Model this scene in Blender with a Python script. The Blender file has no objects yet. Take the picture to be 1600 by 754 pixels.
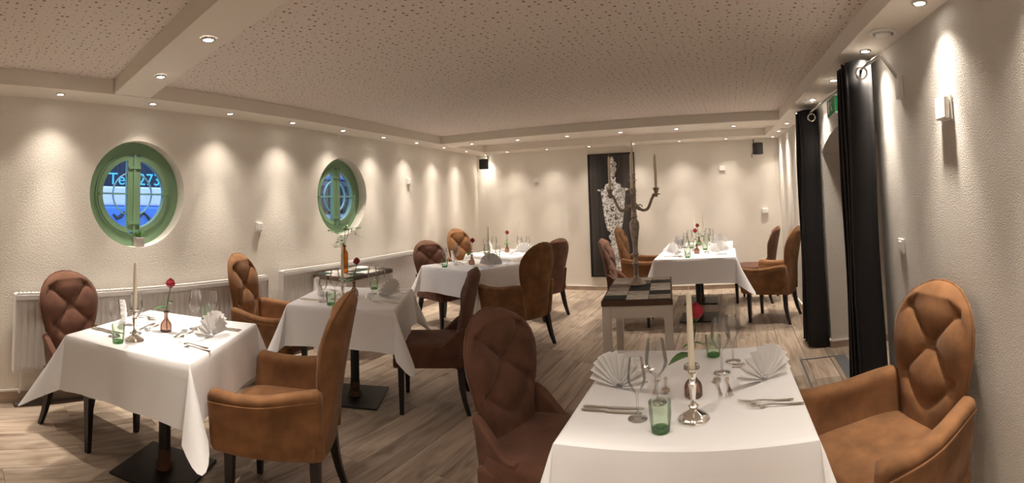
import bpy, bmesh, math, random
from mathutils import Vector, Matrix
PI = math.pi
S = bpy.context.scene
COL = S.collection
rnd = random.Random(7)

# ------------------------------------------------------------------ camera
F, Y0, ROLL, PITCH, AZ = 776.25, 269.3, .0275, .0517, .4406
CAM_Z = 1.5
def cam_axis(X3, Y2, Z3):
    c, s = math.cos(ROLL), math.sin(ROLL); X = c*X3 + s*Z3; Z2 = -s*X3 + c*Z3
    c, s = math.cos(PITCH), math.sin(PITCH); Y = c*Y2 - s*Z2; Z = s*Y2 + c*Z2
    c, s = math.cos(AZ), math.sin(AZ)
    return Vector((c*X - s*Y, s*X + c*Y, Z))
cd = bpy.data.cameras.new('camera'); cam = bpy.data.objects.new('camera', cd); COL.objects.link(cam)
cd.type = 'PANO'; cd.panorama_type = 'CENTRAL_CYLINDRICAL'
cd.central_cylindrical_radius = 1.0
cd.central_cylindrical_range_u_min = -800/F; cd.central_cylindrical_range_u_max = 800/F
cd.central_cylindrical_range_v_min = -(754 - Y0)/F; cd.central_cylindrical_range_v_max = Y0/F
r, u, f = cam_axis(1,0,0), cam_axis(0,0,1), cam_axis(0,1,0)
M = Matrix((r, u, -f)).transposed().to_4x4(); M.translation = (0, 0, CAM_Z)
cam.matrix_world = M; cd.clip_start = .02
S.camera = cam

# ------------------------------------------------------------------ world, exposure
S.view_settings.view_transform = 'Standard'; S.view_settings.look = 'None'
S.view_settings.exposure = 1.36; S.view_settings.gamma = 1.0; S.view_settings.use_curve_mapping = False
w = bpy.data.worlds.new('evening_sky'); S.world = w; w.use_nodes = True
bg = w.node_tree.nodes['Background']; bg.inputs[0].default_value = (.42, .58, .95, 1); bg.inputs[1].default_value = 3.2
SPOT_W, CORE_W = 13.0, 38.0            # every recessed downlight: wide halo and narrow core of its beam
SPOT_COL = (1.0, .88, .75)
LAMP_EMIT = 14.0

# ------------------------------------------------------------------ materials
MATS = {}
def new_mat(name):
    m = bpy.data.materials.new(name); m.use_nodes = True
    nt = m.node_tree; b = nt.nodes['Principled BSDF']; MATS[name] = m
    return m, nt, b
def N(nt, typ, **kw):
    n = nt.nodes.new(typ)
    for k, v in kw.items():
        if k in n.inputs: n.inputs[k].default_value = v
        else: setattr(n, k, v)
    return n
def coords(nt, kind='Object', scale=(1,1,1)):
    tc = N(nt, 'ShaderNodeTexCoord'); mp = N(nt, 'ShaderNodeMapping'); mp.inputs['Scale'].default_value = scale
    nt.links.new(tc.outputs[kind], mp.inputs['Vector']); return mp.outputs['Vector']
def ramp(nt, fac, stops):
    r = N(nt, 'ShaderNodeValToRGB'); e = r.color_ramp.elements
    while len(e) < len(stops): e.new(.5)
    for k, (p, c) in enumerate(stops): e[k].position = p; e[k].color = (*c, 1)
    nt.links.new(fac, r.inputs['Fac']); return r.outputs['Color']
def bump(nt, b, h, strength=.3, dist=.01):
    n = N(nt, 'ShaderNodeBump', Strength=strength, Distance=dist); nt.links.new(h, n.inputs['Height']); nt.links.new(n.outputs['Normal'], b.inputs['Normal'])
def simple(name, col, rough=.5, metal=0, noise=None, bumps=None, sheen=0, spec=None):
    m, nt, b = new_mat(name)
    b.inputs['Base Color'].default_value = (*col, 1); b.inputs['Roughness'].default_value = rough; b.inputs['Metallic'].default_value = metal
    if spec is not None: b.inputs['Specular IOR Level'].default_value = spec
    if sheen: b.inputs['Sheen Weight'].default_value = sheen; b.inputs['Sheen Roughness'].default_value = .4
    if noise:
        sc, amt = noise; v = coords(nt); t = N(nt, 'ShaderNodeTexNoise', Scale=sc, Detail=4.0); nt.links.new(v, t.inputs['Vector'])
        c = ramp(nt, t.outputs['Fac'], [(.3, tuple(x*(1-amt) for x in col)), (.7, tuple(min(1, x*(1+amt)) for x in col))])
        nt.links.new(c, b.inputs['Base Color'])
    if bumps:
        sc, st, di = bumps; v = coords(nt); t = N(nt, 'ShaderNodeTexNoise', Scale=sc, Detail=3.0); nt.links.new(v, t.inputs['Vector']); bump(nt, b, t.outputs['Fac'], st, di)
    return m
simple('plaster', (.80, .755, .685), .9, bumps=(120, .5, .010), spec=.1)
simple('rough_plaster', (.82, .775, .715), .9, bumps=(190, 1.0, .014), spec=.1)
simple('ceiling_paint', (.78, .73, .66), .85, spec=.1)
simple('skirting', (.42, .32, .25), .5, noise=(6, .15)); simple('skirting_cap', (.75, .70, .66), .5)
simple('white_plastic', (.82, .80, .77), .4); simple('white_enamel', (.80, .78, .77), .35)
simple('suede_tan', (.225, .110, .050), .85, noise=(9, .28), sheen=.12, spec=.15)
simple('suede_brown', (.145, .071, .048), .85, noise=(9, .25), sheen=.12, spec=.15)
simple('black_wood', (.012, .009, .008), .35); simple('black_metal', (.012, .011, .011), .45)
simple('linen', (.88, .88, .90), .75, spec=.2); simple('napkin_linen', (.90, .89, .88), .8, spec=.2)
simple('silver', (.86, .83, .78), .14, 1); simple('steel', (.62, .60, .57), .25, 1)
simple('pewter', (.45, .39, .33), .42, .7, noise=(30, .3))
simple('candle_wax', (.86, .79, .64), .5); simple('wick', (.75, .70, .6), .8)
simple('rose_red', (.30, .004, .018), .6); simple('leaf_green', (.06, .17, .035), .5, noise=(30, .3)); simple('stem_green', (.05, .09, .03), .6)
simple('window_green', (.20, .34, .20), .45); simple('window_turquoise', (.24, .50, .48), .4)
simple('curtain_black', (.010, .009, .010), .7, sheen=.15); simple('speaker_black', (.018, .017, .018), .55)
simple('table_white', (.78, .73, .68), .5); simple('walnut', (.10, .055, .03), .5, noise=(12, .3))
simple('concrete', (.33, .30, .27), .9, noise=(30, .2)); simple('exit_green', (.02, .33, .10), .5); simple('print_black', (.012, .011, .011), .3)
simple('van_white', (.62, .66, .85), .3); simple('van_blue', (.09, .24, .62), .3); simple('van_glass', (.01, .015, .03), .1); simple('letter_cyan', (.10, .62, .72), .5)
simple('letter_black', (.01, .01, .015), .5); simple('brick_pink', (.45, .27, .30), .8); simple('dark_grout', (.03, .027, .025), .8)
simple('grey_metal', (.12, .13, .14), .5)
for k, c in enumerate([(.025,.042,.036), (.58,.53,.48), (.25,.21,.17), (.74,.71,.67), (.045,.046,.042), (.45,.40,.35)]): simple('tile_%d' % k, c, .6, noise=(14, .25), spec=.12)

def thin_glass(name, tint, gloss=.10):
    m = bpy.data.materials.new(name); m.use_nodes = True; nt = m.node_tree; nt.nodes.clear(); MATS[name] = m
    o = N(nt, 'ShaderNodeOutputMaterial'); mx = N(nt, 'ShaderNodeMixShader'); tr = N(nt, 'ShaderNodeBsdfTransparent'); gl = N(nt, 'ShaderNodeBsdfGlossy', Roughness=.03)
    tr.inputs['Color'].default_value = (*tint, 1)
    lw = N(nt, 'ShaderNodeLayerWeight', Blend=.28); mm = N(nt, 'ShaderNodeMath', operation='MULTIPLY_ADD'); mm.inputs[1].default_value = .75; mm.inputs[2].default_value = gloss*.5
    nt.links.new(lw.outputs['Fresnel'], mm.inputs[0]); nt.links.new(mm.outputs[0], mx.inputs['Fac'])
    nt.links.new(tr.outputs[0], mx.inputs[1]); nt.links.new(gl.outputs[0], mx.inputs[2]); nt.links.new(mx.outputs[0], o.inputs['Surface'])
thin_glass('clear_glass', (.985, .985, .98), .16); thin_glass('green_glass', (.84, .94, .82)); thin_glass('green_glass_base', (.42, .80, .38)); thin_glass('brown_glass', (.62, .45, .38)); thin_glass('amber_glass', (.75, .38, .08)); thin_glass('pane_glass', (.93, .96, 1.0), .04)

def emitter(name, col, st):
    m = bpy.data.materials.new(name); m.use_nodes = True; nt = m.node_tree; nt.nodes.clear(); MATS[name] = m
    o = N(nt, 'ShaderNodeOutputMaterial'); e = N(nt, 'ShaderNodeEmission', Strength=st); e.inputs['Color'].default_value = (*col, 1); nt.links.new(e.outputs[0], o.inputs['Surface'])
emitter('lamp_glow', (1, .93, .82), LAMP_EMIT)

# perforated ceiling board: dark round holes of mixed size
m, nt, b = new_mat('perforated_board'); b.inputs['Roughness'].default_value = .9; b.inputs['Specular IOR Level'].default_value = .1
v = coords(nt, 'Object', (1, 1, 0)); col = None; masks = []
for sc, lo, amp, off in ((19, .05, .11, 0), (33, .03, .07, 7.3)):
    mp = N(nt, 'ShaderNodeMapping'); mp.inputs['Location'].default_value = (off, off*.7, 0); nt.links.new(v, mp.inputs['Vector'])
    vo = N(nt, 'ShaderNodeTexVoronoi', Scale=float(sc), Randomness=.6, voronoi_dimensions='2D'); nt.links.new(mp.outputs[0], vo.inputs['Vector'])
    sep = N(nt, 'ShaderNodeSeparateColor'); nt.links.new(vo.outputs['Color'], sep.inputs[0])
    th = N(nt, 'ShaderNodeMath', operation='MULTIPLY_ADD'); nt.links.new(sep.outputs[0], th.inputs[0]); th.inputs[1].default_value = amp; th.inputs[2].default_value = lo
    ls = N(nt, 'ShaderNodeMath', operation='LESS_THAN'); nt.links.new(vo.outputs['Distance'], ls.inputs[0]); nt.links.new(th.outputs[0], ls.inputs[1]); masks.append(ls.outputs[0])
mx = N(nt, 'ShaderNodeMath', operation='MAXIMUM'); nt.links.new(masks[0], mx.inputs[0]); nt.links.new(masks[1], mx.inputs[1])
nt.links.new(ramp(nt, mx.outputs[0], [(.4, (.74, .67, .62)), (.6, (.24, .18, .14))]), b.inputs['Base Color'])

# floor planks: oak-look boards, each with its own tone
m, nt, b = new_mat('oak_plank'); b.inputs['Roughness'].default_value = .42; b.inputs['Specular IOR Level'].default_value = .3
oi = N(nt, 'ShaderNodeObjectInfo'); tc = N(nt, 'ShaderNodeTexCoord'); ad = N(nt, 'ShaderNodeVectorMath', operation='ADD'); cb = N(nt, 'ShaderNodeCombineXYZ')
mu = N(nt, 'ShaderNodeMath', operation='MULTIPLY'); mu.inputs[1].default_value = 37.0; nt.links.new(oi.outputs['Random'], mu.inputs[0]); nt.links.new(mu.outputs[0], cb.inputs[0]); nt.links.new(mu.outputs[0], cb.inputs[1])
nt.links.new(tc.outputs['Object'], ad.inputs[0]); nt.links.new(cb.outputs[0], ad.inputs[1])
mp = N(nt, 'ShaderNodeMapping'); mp.inputs['Scale'].default_value = (14, 1.3, 1); nt.links.new(ad.outputs[0], mp.inputs['Vector'])
n1 = N(nt, 'ShaderNodeTexNoise', Scale=1.6, Detail=6.0, Distortion=.6); nt.links.new(mp.outputs[0], n1.inputs['Vector'])
mp2 = N(nt, 'ShaderNodeMapping'); mp2.inputs['Scale'].default_value = (5, 2.2, 1); nt.links.new(ad.outputs[0], mp2.inputs['Vector'])
n2 = N(nt, 'ShaderNodeTexNoise', Scale=1.4, Detail=2.0); nt.links.new(mp2.outputs[0], n2.inputs['Vector'])
c1 = ramp(nt, n1.outputs['Fac'], [(.28, (.26, .19, .14)), (.5, (.42, .335, .26)), (.72, (.52, .435, .35))])
c2 = ramp(nt, n2.outputs['Fac'], [(.25, (.42, .36, .31)), (.42, (1, 1, 1)), (1, (1, 1, 1))])
mm = N(nt, 'ShaderNodeMixRGB', blend_type='MULTIPLY'); mm.inputs[0].default_value = .8; nt.links.new(c1, mm.inputs[1]); nt.links.new(c2, mm.inputs[2])
hs = N(nt, 'ShaderNodeHueSaturation'); mr = N(nt, 'ShaderNodeMapRange'); mr.inputs[3].default_value = .78; mr.inputs[4].default_value = 1.18
nt.links.new(oi.outputs['Random'], mr.inputs[0]); nt.links.new(mr.outputs[0], hs.inputs['Value']); nt.links.new(mm.outputs[0], hs.inputs['Color']); nt.links.new(hs.outputs[0], b.inputs['Base Color'])
# photographic print of chased silverware
m, nt, b = new_mat('print_silver'); b.inputs['Roughness'].default_value = .35
v = coords(nt, 'Object'); n1 = N(nt, 'ShaderNodeTexNoise', Scale=26.0, Detail=5.0, Distortion=1.5); nt.links.new(v, n1.inputs['Vector'])
nt.links.new(ramp(nt, n1.outputs['Fac'], [(.34, (.02, .02, .02)), (.46, (.35, .34, .33)), (.58, (.85, .84, .82))]), b.inputs['Base Color'])
m, nt, b = new_mat('print_backdrop'); b.inputs['Roughness'].default_value = .3
v = coords(nt, 'Object', (5, 1, .15)); n1 = N(nt, 'ShaderNodeTexNoise', Scale=1.5, Detail=2.0); nt.links.new(v, n1.inputs['Vector'])
nt.links.new(ramp(nt, n1.outputs['Fac'], [(.35, (.012, .011, .011)), (.7, (.06, .052, .048))]), b.inputs['Base Color'])

# ------------------------------------------------------------------ mesh helpers
class MB:
    def __init__(self): self.v = []; self.f = []
    def add(self, vs, fs):
        o = len(self.v); self.v += [tuple(p) for p in vs]; self.f += [tuple(i + o for i in q) for q in fs]; return self
    def box(self, x0, x1, y0, y1, z0, z1, M=None):
        vs = [Vector(p) for p in ((x0,y0,z0),(x1,y0,z0),(x1,y1,z0),(x0,y1,z0),(x0,y0,z1),(x1,y0,z1),(x1,y1,z1),(x0,y1,z1))]
        if M: vs = [M @ p for p in vs]
        return self.add(vs, [(3,2,1,0),(4,5,6,7),(0,1,5,4),(1,2,6,5),(2,3,7,6),(3,0,4,7)])
    def rings(self, rings, cap0=True, cap1=True, closed=True):
        n = len(rings[0]); vs = [p for r in rings for p in r]; fs = []
        for i in range(len(rings)-1):
            for j in range(n if closed else n-1):
                k = (j+1) % n; fs.append((i*n+j, i*n+k, (i+1)*n+k, (i+1)*n+j))
        if cap0: fs.append(tuple(reversed(range(n))))
        if cap1: fs.append(tuple((len(rings)-1)*n + j for j in range(n)))
        return self.add(vs, fs)
    def lathe(self, prof, n=20, c=(0,0,0), cap0=True, cap1=True, M=None):
        R = []
        for r, z in prof:
            ring = [Vector((c[0]+r*math.cos(2*PI*k/n), c[1]+r*math.sin(2*PI*k/n), c[2]+z)) for k in range(n)]
            R.append([M @ p for p in ring] if M else ring)
        return self.rings(R, cap0, cap1)
    def tube(self, path, rad, n=8, flat=1.0):
        P = [Vector(p) for p in path]; R = []; up = None
        rad = rad if isinstance(rad, (list, tuple)) else [rad]*len(P)
        for i, p in enumerate(P):
            t = (P[min(i+1, len(P)-1)] - P[max(i-1, 0)]).normalized()
            if up is None: up = Vector((0,0,1)) if abs(t.z) < .9 else Vector((1,0,0))
            a = t.cross(up)
            a = a.normalized() if a.length > 1e-5 else Vector((1,0,0)); bb = a.cross(t).normalized(); up = bb
            R.append([p + rad[i]*(math.cos(2*PI*k/n)*a + flat*math.sin(2*PI*k/n)*bb) for k in range(n)])
        return self.rings(R)
    def grid(self, fn, nu, nv):
        vs = [fn(i/nu, j/nv) for j in range(nv+1) for i in range(nu+1)]
        return self.add(vs, [(j*(nu+1)+i, j*(nu+1)+i+1, (j+1)*(nu+1)+i+1, (j+1)*(nu+1)+i) for j in range(nv) for i in range(nu)])
    def build(self, name, mat, parent=None, smooth=False, solid=0, fix=True, bevel=0):
        me = bpy.data.meshes.new(name); me.from_pydata([tuple(p) for p in self.v], [], self.f)
        if fix:
            bm = bmesh.new(); bm.from_mesh(me); bmesh.ops.remove_doubles(bm, verts=bm.verts, dist=1e-5); bmesh.ops.recalc_face_normals(bm, faces=bm.faces)
            if bevel: bmesh.ops.bevel(bm, geom=[e for e in bm.edges], offset=bevel, segments=2, affect='EDGES', profile=.5)
            bm.to_mesh(me); bm.free()
        if smooth:
            for p in me.polygons: p.use_smooth = True
            if smooth != 'all':
                try: me.set_sharp_from_angle(angle=math.radians(40))
                except Exception: pass
        me.materials.append(MATS[mat]); me.update()
        o = bpy.data.objects.new(name, me); COL.objects.link(o); o.parent = parent
        if solid:
            md = o.modifiers.new('thickness', 'SOLIDIFY'); md.thickness = solid; md.offset = 0
        return o
def tag(o, label=None, cat=None, group=None, kind=None):
    if label: o['label'] = label
    if cat: o['category'] = cat
    if group: o['group'] = group
    if kind: o['kind'] = kind
    return o
def thing(name, label, cat, loc=(0,0,0), rz=0, group=None):
    o = bpy.data.objects.new(name, None); COL.objects.link(o); o.empty_display_size = .1
    o.location = loc; o.rotation_euler = (0, 0, rz); return tag(o, label, cat, group)
def children(o): return [c for c in KIDS.get(o.name, [])]
KIDS = {}
def reg(root):
    for o in COL.objects:
        if o.parent: KIDS.setdefault(o.parent.name, [])
    KIDS.clear()
    for o in COL.objects:
        if o.parent: KIDS.setdefault(o.parent.name, []).append(o)
def copy_tree(o, parent=None):
    c = o.copy(); COL.objects.link(c); c.parent = parent
    for ch in KIDS.get(o.name, []): copy_tree(ch, c)
    return c
class Proto:
    """Builds a thing once; each later call places a copy with copies of its parts."""
    def __init__(self, make): self.make = make; self.first = None
    def __call__(self, label, loc, rz=0, group=None, rot=None):
        if self.first is None:
            self.first = o = self.make(); reg(o)
        else: o = copy_tree(self.first)
        o.location = loc; o.rotation_euler = rot or (0, 0, rz); o['label'] = label
        if group: o['group'] = group
        return o
def sm(a, b, x): t = max(0, min(1, (x-a)/(b-a))); return t*t*(3-2*t)

# ------------------------------------------------------------------ room shell
Z1, Z2, YB, YF = 2.266, 2.376, 7.67, -2.6      # soffit, recessed board, back wall, wall behind the camera
def xl(y): return -(3.6454 + .0832*y)/.99656   # left wall plane
def xr(y): return (1.0064 - .0339*y)/.99943    # right wall plane
HR = .435                                      # round window opening
WIN = [(1.51, 1.555), (4.03, 1.556)]
LD = Vector((xl(1)-xl(0), 1, 0)).normalized(); LNI = Vector((LD.y, -LD.x, 0))   # along the left wall, and its inward normal
def L(s, z, d=0):                              # point of the left wall at depth coordinate y=s, d metres into the room
    return Vector((xl(s), s, z)) + LNI*d
REVEAL = .17
mb = MB(); NS = 48; half = .56
ys = [YF, WIN[0][0]-half, WIN[0][0]+half, WIN[1][0]-half, WIN[1][0]+half, YB+.2]
for a, b_ in ((0,1), (2,3), (4,5)): mb.add([L(ys[a],-.05), L(ys[b_],-.05), L(ys[b_],2.5), L(ys[a],2.5)], [(0,1,2,3)])
cl = LD.y
for wy, wz in WIN:
    for z0, z1 in ((-.05, wz-half), (wz+half, 2.5)): mb.add([L(wy-half,z0), L(wy+half,z0), L(wy+half,z1), L(wy-half,z1)], [(0,1,2,3)])
    outer, inner, deep = [], [], []
    for k in range(NS):
        a = 2*PI*k/NS; c, s = math.cos(a), math.sin(a); q = half/max(abs(c), abs(s))
        outer.append(L(wy+c*q, wz+s*q)); inner.append(L(wy+HR*c*cl, wz+HR*s)); deep.append(L(wy+HR*c*cl, wz+HR*s, -REVEAL-.06))
    mb.rings([outer, inner, deep], False, False)
o = mb.build('wall_left', 'plaster'); tag(o, kind='structure')
o = MB().box(xl(YB)-.3, xr(YB)+.3, YB, YB+.15, -.05, 2.5).build('wall_back', 'plaster'); tag(o, kind='structure')
o = MB().box(xl(YF)-.3, xr(YF)+.5, YF-.15, YF, -.05, 2.5).build('wall_front', 'plaster'); tag(o, kind='structure')
# right wall with a low arched doorway
AY0, AY1, ASP, ACR = 2.95, 4.55, 1.80, 1.98
def R(s, z, d=0): return Vector((xr(s)-d, s, z))
mb = MB(); arch = [(AY0, -.05)] + [(AY0 + (AY1-AY0)*k/14, ASP + (ACR-ASP)*math.sin(PI*k/14)**.7) for k in range(15)] + [(AY1, -.05)]
mb.add([R(YF,-.05), R(AY0,-.05), R(AY0,2.5), R(YF,2.5)], [(0,1,2,3)]); mb.add([R(AY1,-.05), R(YB+.2,-.05), R(YB+.2,2.5), R(AY1,2.5)], [(0,1,2,3)])
for (y0, z0), (y1, z1) in zip(arch[1:-2], arch[2:-1]): mb.add([R(y0,z0), R(y1,z1), R(y1,2.5), R(y0,2.5)], [(0,1,2,3)])
mb.rings([[R(y,z) for y, z in arch], [R(y,z,-.55) for y, z in arch]], False, False, closed=False)
mb.add([R(AY0-.2,-.05,-.55), R(AY1+.2,-.05,-.55), R(AY1+.2,2.3,-.55), R(AY0-.2,2.3,-.55)], [(0,1,2,3)])
o = mb.build('wall_right', 'rough_plaster'); tag(o, kind='structure')
# ceiling: painted soffit frame with beams, recessed perforated boards above
ceil = MB().box(xl(YB)-.3, 1.7, YF-.15, YB+.15, Z2+.012, Z2+.10).build('ceiling', 'ceiling_paint'); tag(ceil, kind='structure')
def poly(name, pts, z0, z1, mat, parent=None):
    n = len(pts); mb = MB().rings([[Vector((x,y,z0)) for x, y in pts], [Vector((x,y,z1)) for x, y in pts]]); return mb.build(name, mat, parent)
LI, RI = .37, .24
def bx1(x): return 1.137 - .105*(x+3.35)
def bx2(x): return 1.43 - .135*(x+3.38)
xa, xb = -3.7, .72
strips = {
 'trim_1': [(xl(YF)-.02, YF), (xl(YF)+LI, YF), (xl(YB)+LI, YB), (xl(YB)-.02, YB)],
 'trim_2': [(xr(YF)-RI, YF), (xr(YF)+.02, YF), (xr(YB)+.02, YB), (xr(YB)-RI, YB)],
 'trim_3': [(xl(7.18), 7.18), (xr(7.18), 7.18), (xr(YB), YB), (xl(YB), YB)],
 'trim_4': [(xl(5.7)+.1, 5.72), (xr(5.7)-.1, 5.60), (xr(6.1)-.1, 6.10), (xl(6.2)+.1, 6.20)],
 'trim_5': [(-3.5, bx1(-3.5)), (xb, bx1(xb)), (xb, bx2(xb)), (-3.5, bx2(-3.5))]}
for k, (nm, pts) in enumerate(strips.items()):
    o = poly(nm, pts, Z1 + .0012*k, Z2+.012, 'ceiling_paint'); tag(o, kind='structure')
for nm, pts in (('ceiling_board', [(xl(YF)+.2, YF), (xr(YF)-.1, YF), (xr(1.2)-.1, 1.1), (xl(1.3)+.2, 1.3)]),
                ('ceiling_board', [(xl(1.3)+.2, 1.3), (xr(1.2)-.1, 1.1), (xr(5.9)-.1, 5.9), (xl(5.9)+.2, 5.9)]),
                ('ceiling_board', [(xl(5.9)+.2, 5.9), (xr(5.9)-.1, 5.9), (xr(7.4)-.1, 7.4), (xl(7.4)+.2, 7.4)])):
    poly(nm, pts, Z2, Z2+.010, 'perforated_board', ceil)
# floor: base and individual planks
fl = MB().box(xl(YB)-.4, 1.75, YF-.1, YB+.1, -.08, -.012).build('floor', 'dark_grout'); tag(fl, kind='structure')
PW, PL = .20, 1.35; plank = None; row = 0; x = -4.42
while x < 1.62:
    y = YF - rnd.random()*PL
    while y < YB:
        y0, y1 = max(y, YF), min(y+PL, YB)
        if y1 - y0 > .12:
            if plank is None: o = plank = MB().box(-.0985, .0985, -.674, .674, -.012, 0).build('plank', 'oak_plank', fl, bevel=.0012)
            else: o = plank.copy(); COL.objects.link(o)
            o.location = (x + PW/2, (y0+y1)/2, rnd.uniform(-.0004, 0)); o.scale = (1, (y1-y0)/PL, 1)
        y += PL
    x += PW
# skirting
def skirt(name, a, b_, nrm, h=.058):
    a, b_, n = Vector((*a,0)), Vector((*b_,0)), Vector((*nrm,0))
    def pr(t, z0, z1):
        m = MB(); m.rings([[a+Vector((0,0,z0)), a+n*t+Vector((0,0,z0)), a+n*t+Vector((0,0,z1)), a+Vector((0,0,z1))], [b_+Vector((0,0,z0)), b_+n*t+Vector((0,0,z0)), b_+n*t+Vector((0,0,z1)), b_+Vector((0,0,z1))]]); return m
    o = pr(.014, 0, h).build(name, 'skirting'); tag(o, kind='structure'); pr(.017, h, h+.012).build('cap', 'skirting_cap', o); return o
skirt('baseboard_left', (xl(YF), YF), (xl(YB), YB), (LNI.x, LNI.y), .085); skirt('baseboard_back', (xl(YB), YB), (xr(YB), YB), (0,-1))
skirt('baseboard_right', (xr(AY1), AY1), (xr(YB), YB), (-1,0)); skirt('trim_6', (xr(YF), YF), (xr(AY0), AY0), (-1,0)); skirt('trim_7', (xr(AY1), AY1), (xr(AY1)+.54, AY1), (0,-1))

# ------------------------------------------------------------------ round windows
def round_window(idx, wy, wz):
    root = thing('window_%d' % idx, None, None); tag(root, kind='structure')
    D0 = -.115                                              # frame plane behind the wall face
    def ring(r0, r1, d0, d1, n=48, a0=0, a1=2*PI):
        mb = MB(); full = abs(a1-a0-2*PI) < 1e-6; cnt = n if full else n+1; rs = []
        for k in range(cnt):
            a = a0 + (a1-a0)*k/n; c, s = math.cos(a)*cl, math.sin(a)
            rs.append([L(wy+r0*c, wz+r0*s, d0), L(wy+r1*c, wz+r1*s, d0), L(wy+r1*c, wz+r1*s, d1), L(wy+r0*c, wz+r0*s, d1)])
        if full: rs.append(rs[0])
        return mb.rings(rs, not full, not full)
    def bar(s0, s1, z0, z1, d0, d1):
        a = [L(wy+s0*cl, wz+z0, d0), L(wy+s1*cl, wz+z0, d0), L(wy+s1*cl, wz+z1, d0), L(wy+s0*cl, wz+z1, d0)]; b_ = [p + LNI*(d1-d0) for p in a]
        return MB().rings([a, b_])
    ring(.325, HR+.004, D0-.05, D0).build('frame', 'window_green', root)
    ring(.33, .345, D0, D0+.012).build('frame_bead', 'window_green', root)
    for sgn, nm in ((-1, 'casement'), (1, 'casement')):
        a0, a1 = (PI/2+.17, 1.5*PI-.17) if sgn < 0 else (-PI/2+.17, PI/2-.17)
        cs = ring(.285, .328, D0-.035, D0+.018, 28, a0, a1).build(nm, 'window_green', root)
        bar(*sorted((sgn*.010, sgn*.058)), -.312, .312, D0-.035, D0+.016).build('stile', 'window_green', cs)
        bar(*sorted((sgn*.05, sgn*.30)), -.008, .008, D0-.028, D0+.004).build('glazing_bar', 'window_turquoise', cs)
        ring(.176, .184, D0-.026, D0-.006, 20, *( (PI/2+.3, 1.5*PI-.3) if sgn < 0 else (-PI/2+.3, PI/2-.3))).build('glazing_ring', 'window_turquoise', cs)
        pts = [L(wy+sgn*.05*cl, wz-.29, D0-.02)] + [L(wy+.30*math.cos(a0+(a1-a0)*k/16)*cl, wz+.30*math.sin(a0+(a1-a0)*k/16), D0-.02) for k in range(17)]
        MB().rings([pts, [p - LNI*.004 for p in pts]]).build('pane', 'pane_glass', cs)
        MB().tube([L(wy+sgn*.31, wz, D0+.015), L(wy+sgn*.31, wz, D0+.04)], .012, 8).build('knob', 'window_green', cs)
    bar(-.010, .010, -.33, .33, D0-.03, D0+.026).build('cover_strip', 'window_green', root)
    for z in (-.24, .22): bar(-.055, .055, z-.011, z+.011, D0+.016, D0+.03).build('latch', 'window_green', root)
    return root
for k, (wy, wz) in enumerate(WIN): round_window(k+1, wy, wz)
# van parked outside
vx = -5.3
van = thing('van', 'blue and white lettered van parked outside the nearer round window', 'van', (vx, 1.9, 0))
MB().box(-.9, 0, -1.9, 1.35, .55, 1.44).build('lower_body', 'van_blue', van, bevel=.03); MB().box(-.9, -.003, -1.9, 1.35, 1.44, 1.66).build('belt_panel', 'van_white', van, bevel=.02)
MB().box(-.88, -.02, -1.85, 1.3, 1.66, 2.35).build('roof_body', 'van_white', van, bevel=.05)
gl = MB().box(-.02, -.012, -.42, .95, 1.64, 2.12).build('side_window', 'van_glass', van); MB().box(-.02, -.012, -1.5, -.6, 1.64, 2.12).build('side_window', 'van_glass', van)
for y in (-1.2, .85):
    wl_ = MB().lathe([(.10,-.1), (.33,-.1), (.34,-.06), (.34,.06), (.33,.1), (.10,.1)], 24, M=Matrix.Translation((-.1, y, .34)) @ Matrix.Rotation(PI/2, 4, 'Y')).build('wheel', 'speaker_black', van, smooth=True)
def text(body, size, loc, mat, parent, rot=(PI/2, 0, PI/2), name='lettering'):
    c = bpy.data.curves.new(name, 'FONT'); c.body = body; c.size = size; c.extrude = .0015; t = bpy.data.objects.new(name+'_src', c); COL.objects.link(t)
    dg = bpy.context.evaluated_depsgraph_get(); me = bpy.data.meshes.new_from_object(t.evaluated_get(dg)); bpy.data.objects.remove(t)
    me.materials.clear(); me.materials.append(MATS[mat]); o = bpy.data.objects.new(name, me); COL.objects.link(o); o.parent = parent; o.location = loc; o.rotation_euler = rot; return o
text('Tel', .19, (-.010, -.16, 1.68), 'letter_cyan', van); text('273', .19, (-.010, .20, 1.68), 'letter_cyan', van); text('4', .12, (-.010, .44, 1.86), 'letter_cyan', van); text('9', .12, (-.010, .58, 1.86), 'letter_cyan', van)
MB().tube([(.006, -.10+.045*k, 1.345 - .045*math.sin(k*1.35) - .003*k) for k in range(19)], [.019 - .008*math.cos(k*2.1) for k in range(19)], 6).build('script_lettering', 'letter_black', van)
hw = thing('house', 'pinkish rendered house wall seen outside the farther round window', 'house', (-7.2, 8.5, 0))
MB().box(-.3, 0, -2.6, 2.0, 0, 3.6).build('wall', 'brick_pink', hw); MB().box(-.02, .02, -.6, .2, 1.0, 2.4).build('window', 'van_glass', hw); MB().box(-.02, .03, -.68, -.6, .95, 2.45).build('window_frame', 'van_white', hw)
cr = thing('car', 'pale parked car outside the farther round window', 'car', (-5.6, 5.75, 0))
MB().box(-.8, 0, -1.1, 1.5, .35, 1.30).build('body', 'van_white', cr, bevel=.12); MB().box(-.75, -.05, -.8, .9, 1.28, 1.86).build('cabin', 'van_glass', cr, bevel=.12); MB().box(-.72, -.08, -.7, .8, 1.85, 1.89).build('roof', 'van_blue', cr)
for y in (-.7, 1.0): MB().lathe([(.1,-.09), (.30,-.09), (.31,0), (.30,.09), (.1,.09)], 20, M=Matrix.Translation((-.1, y, .31)) @ Matrix.Rotation(PI/2, 4, 'Y')).build('wheel', 'speaker_black', cr, smooth=True)
g = MB().box(-14, xl(0)-.45, -6, 16, -.2, 0).build('ground', 'concrete'); tag(g, kind='structure')
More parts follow.
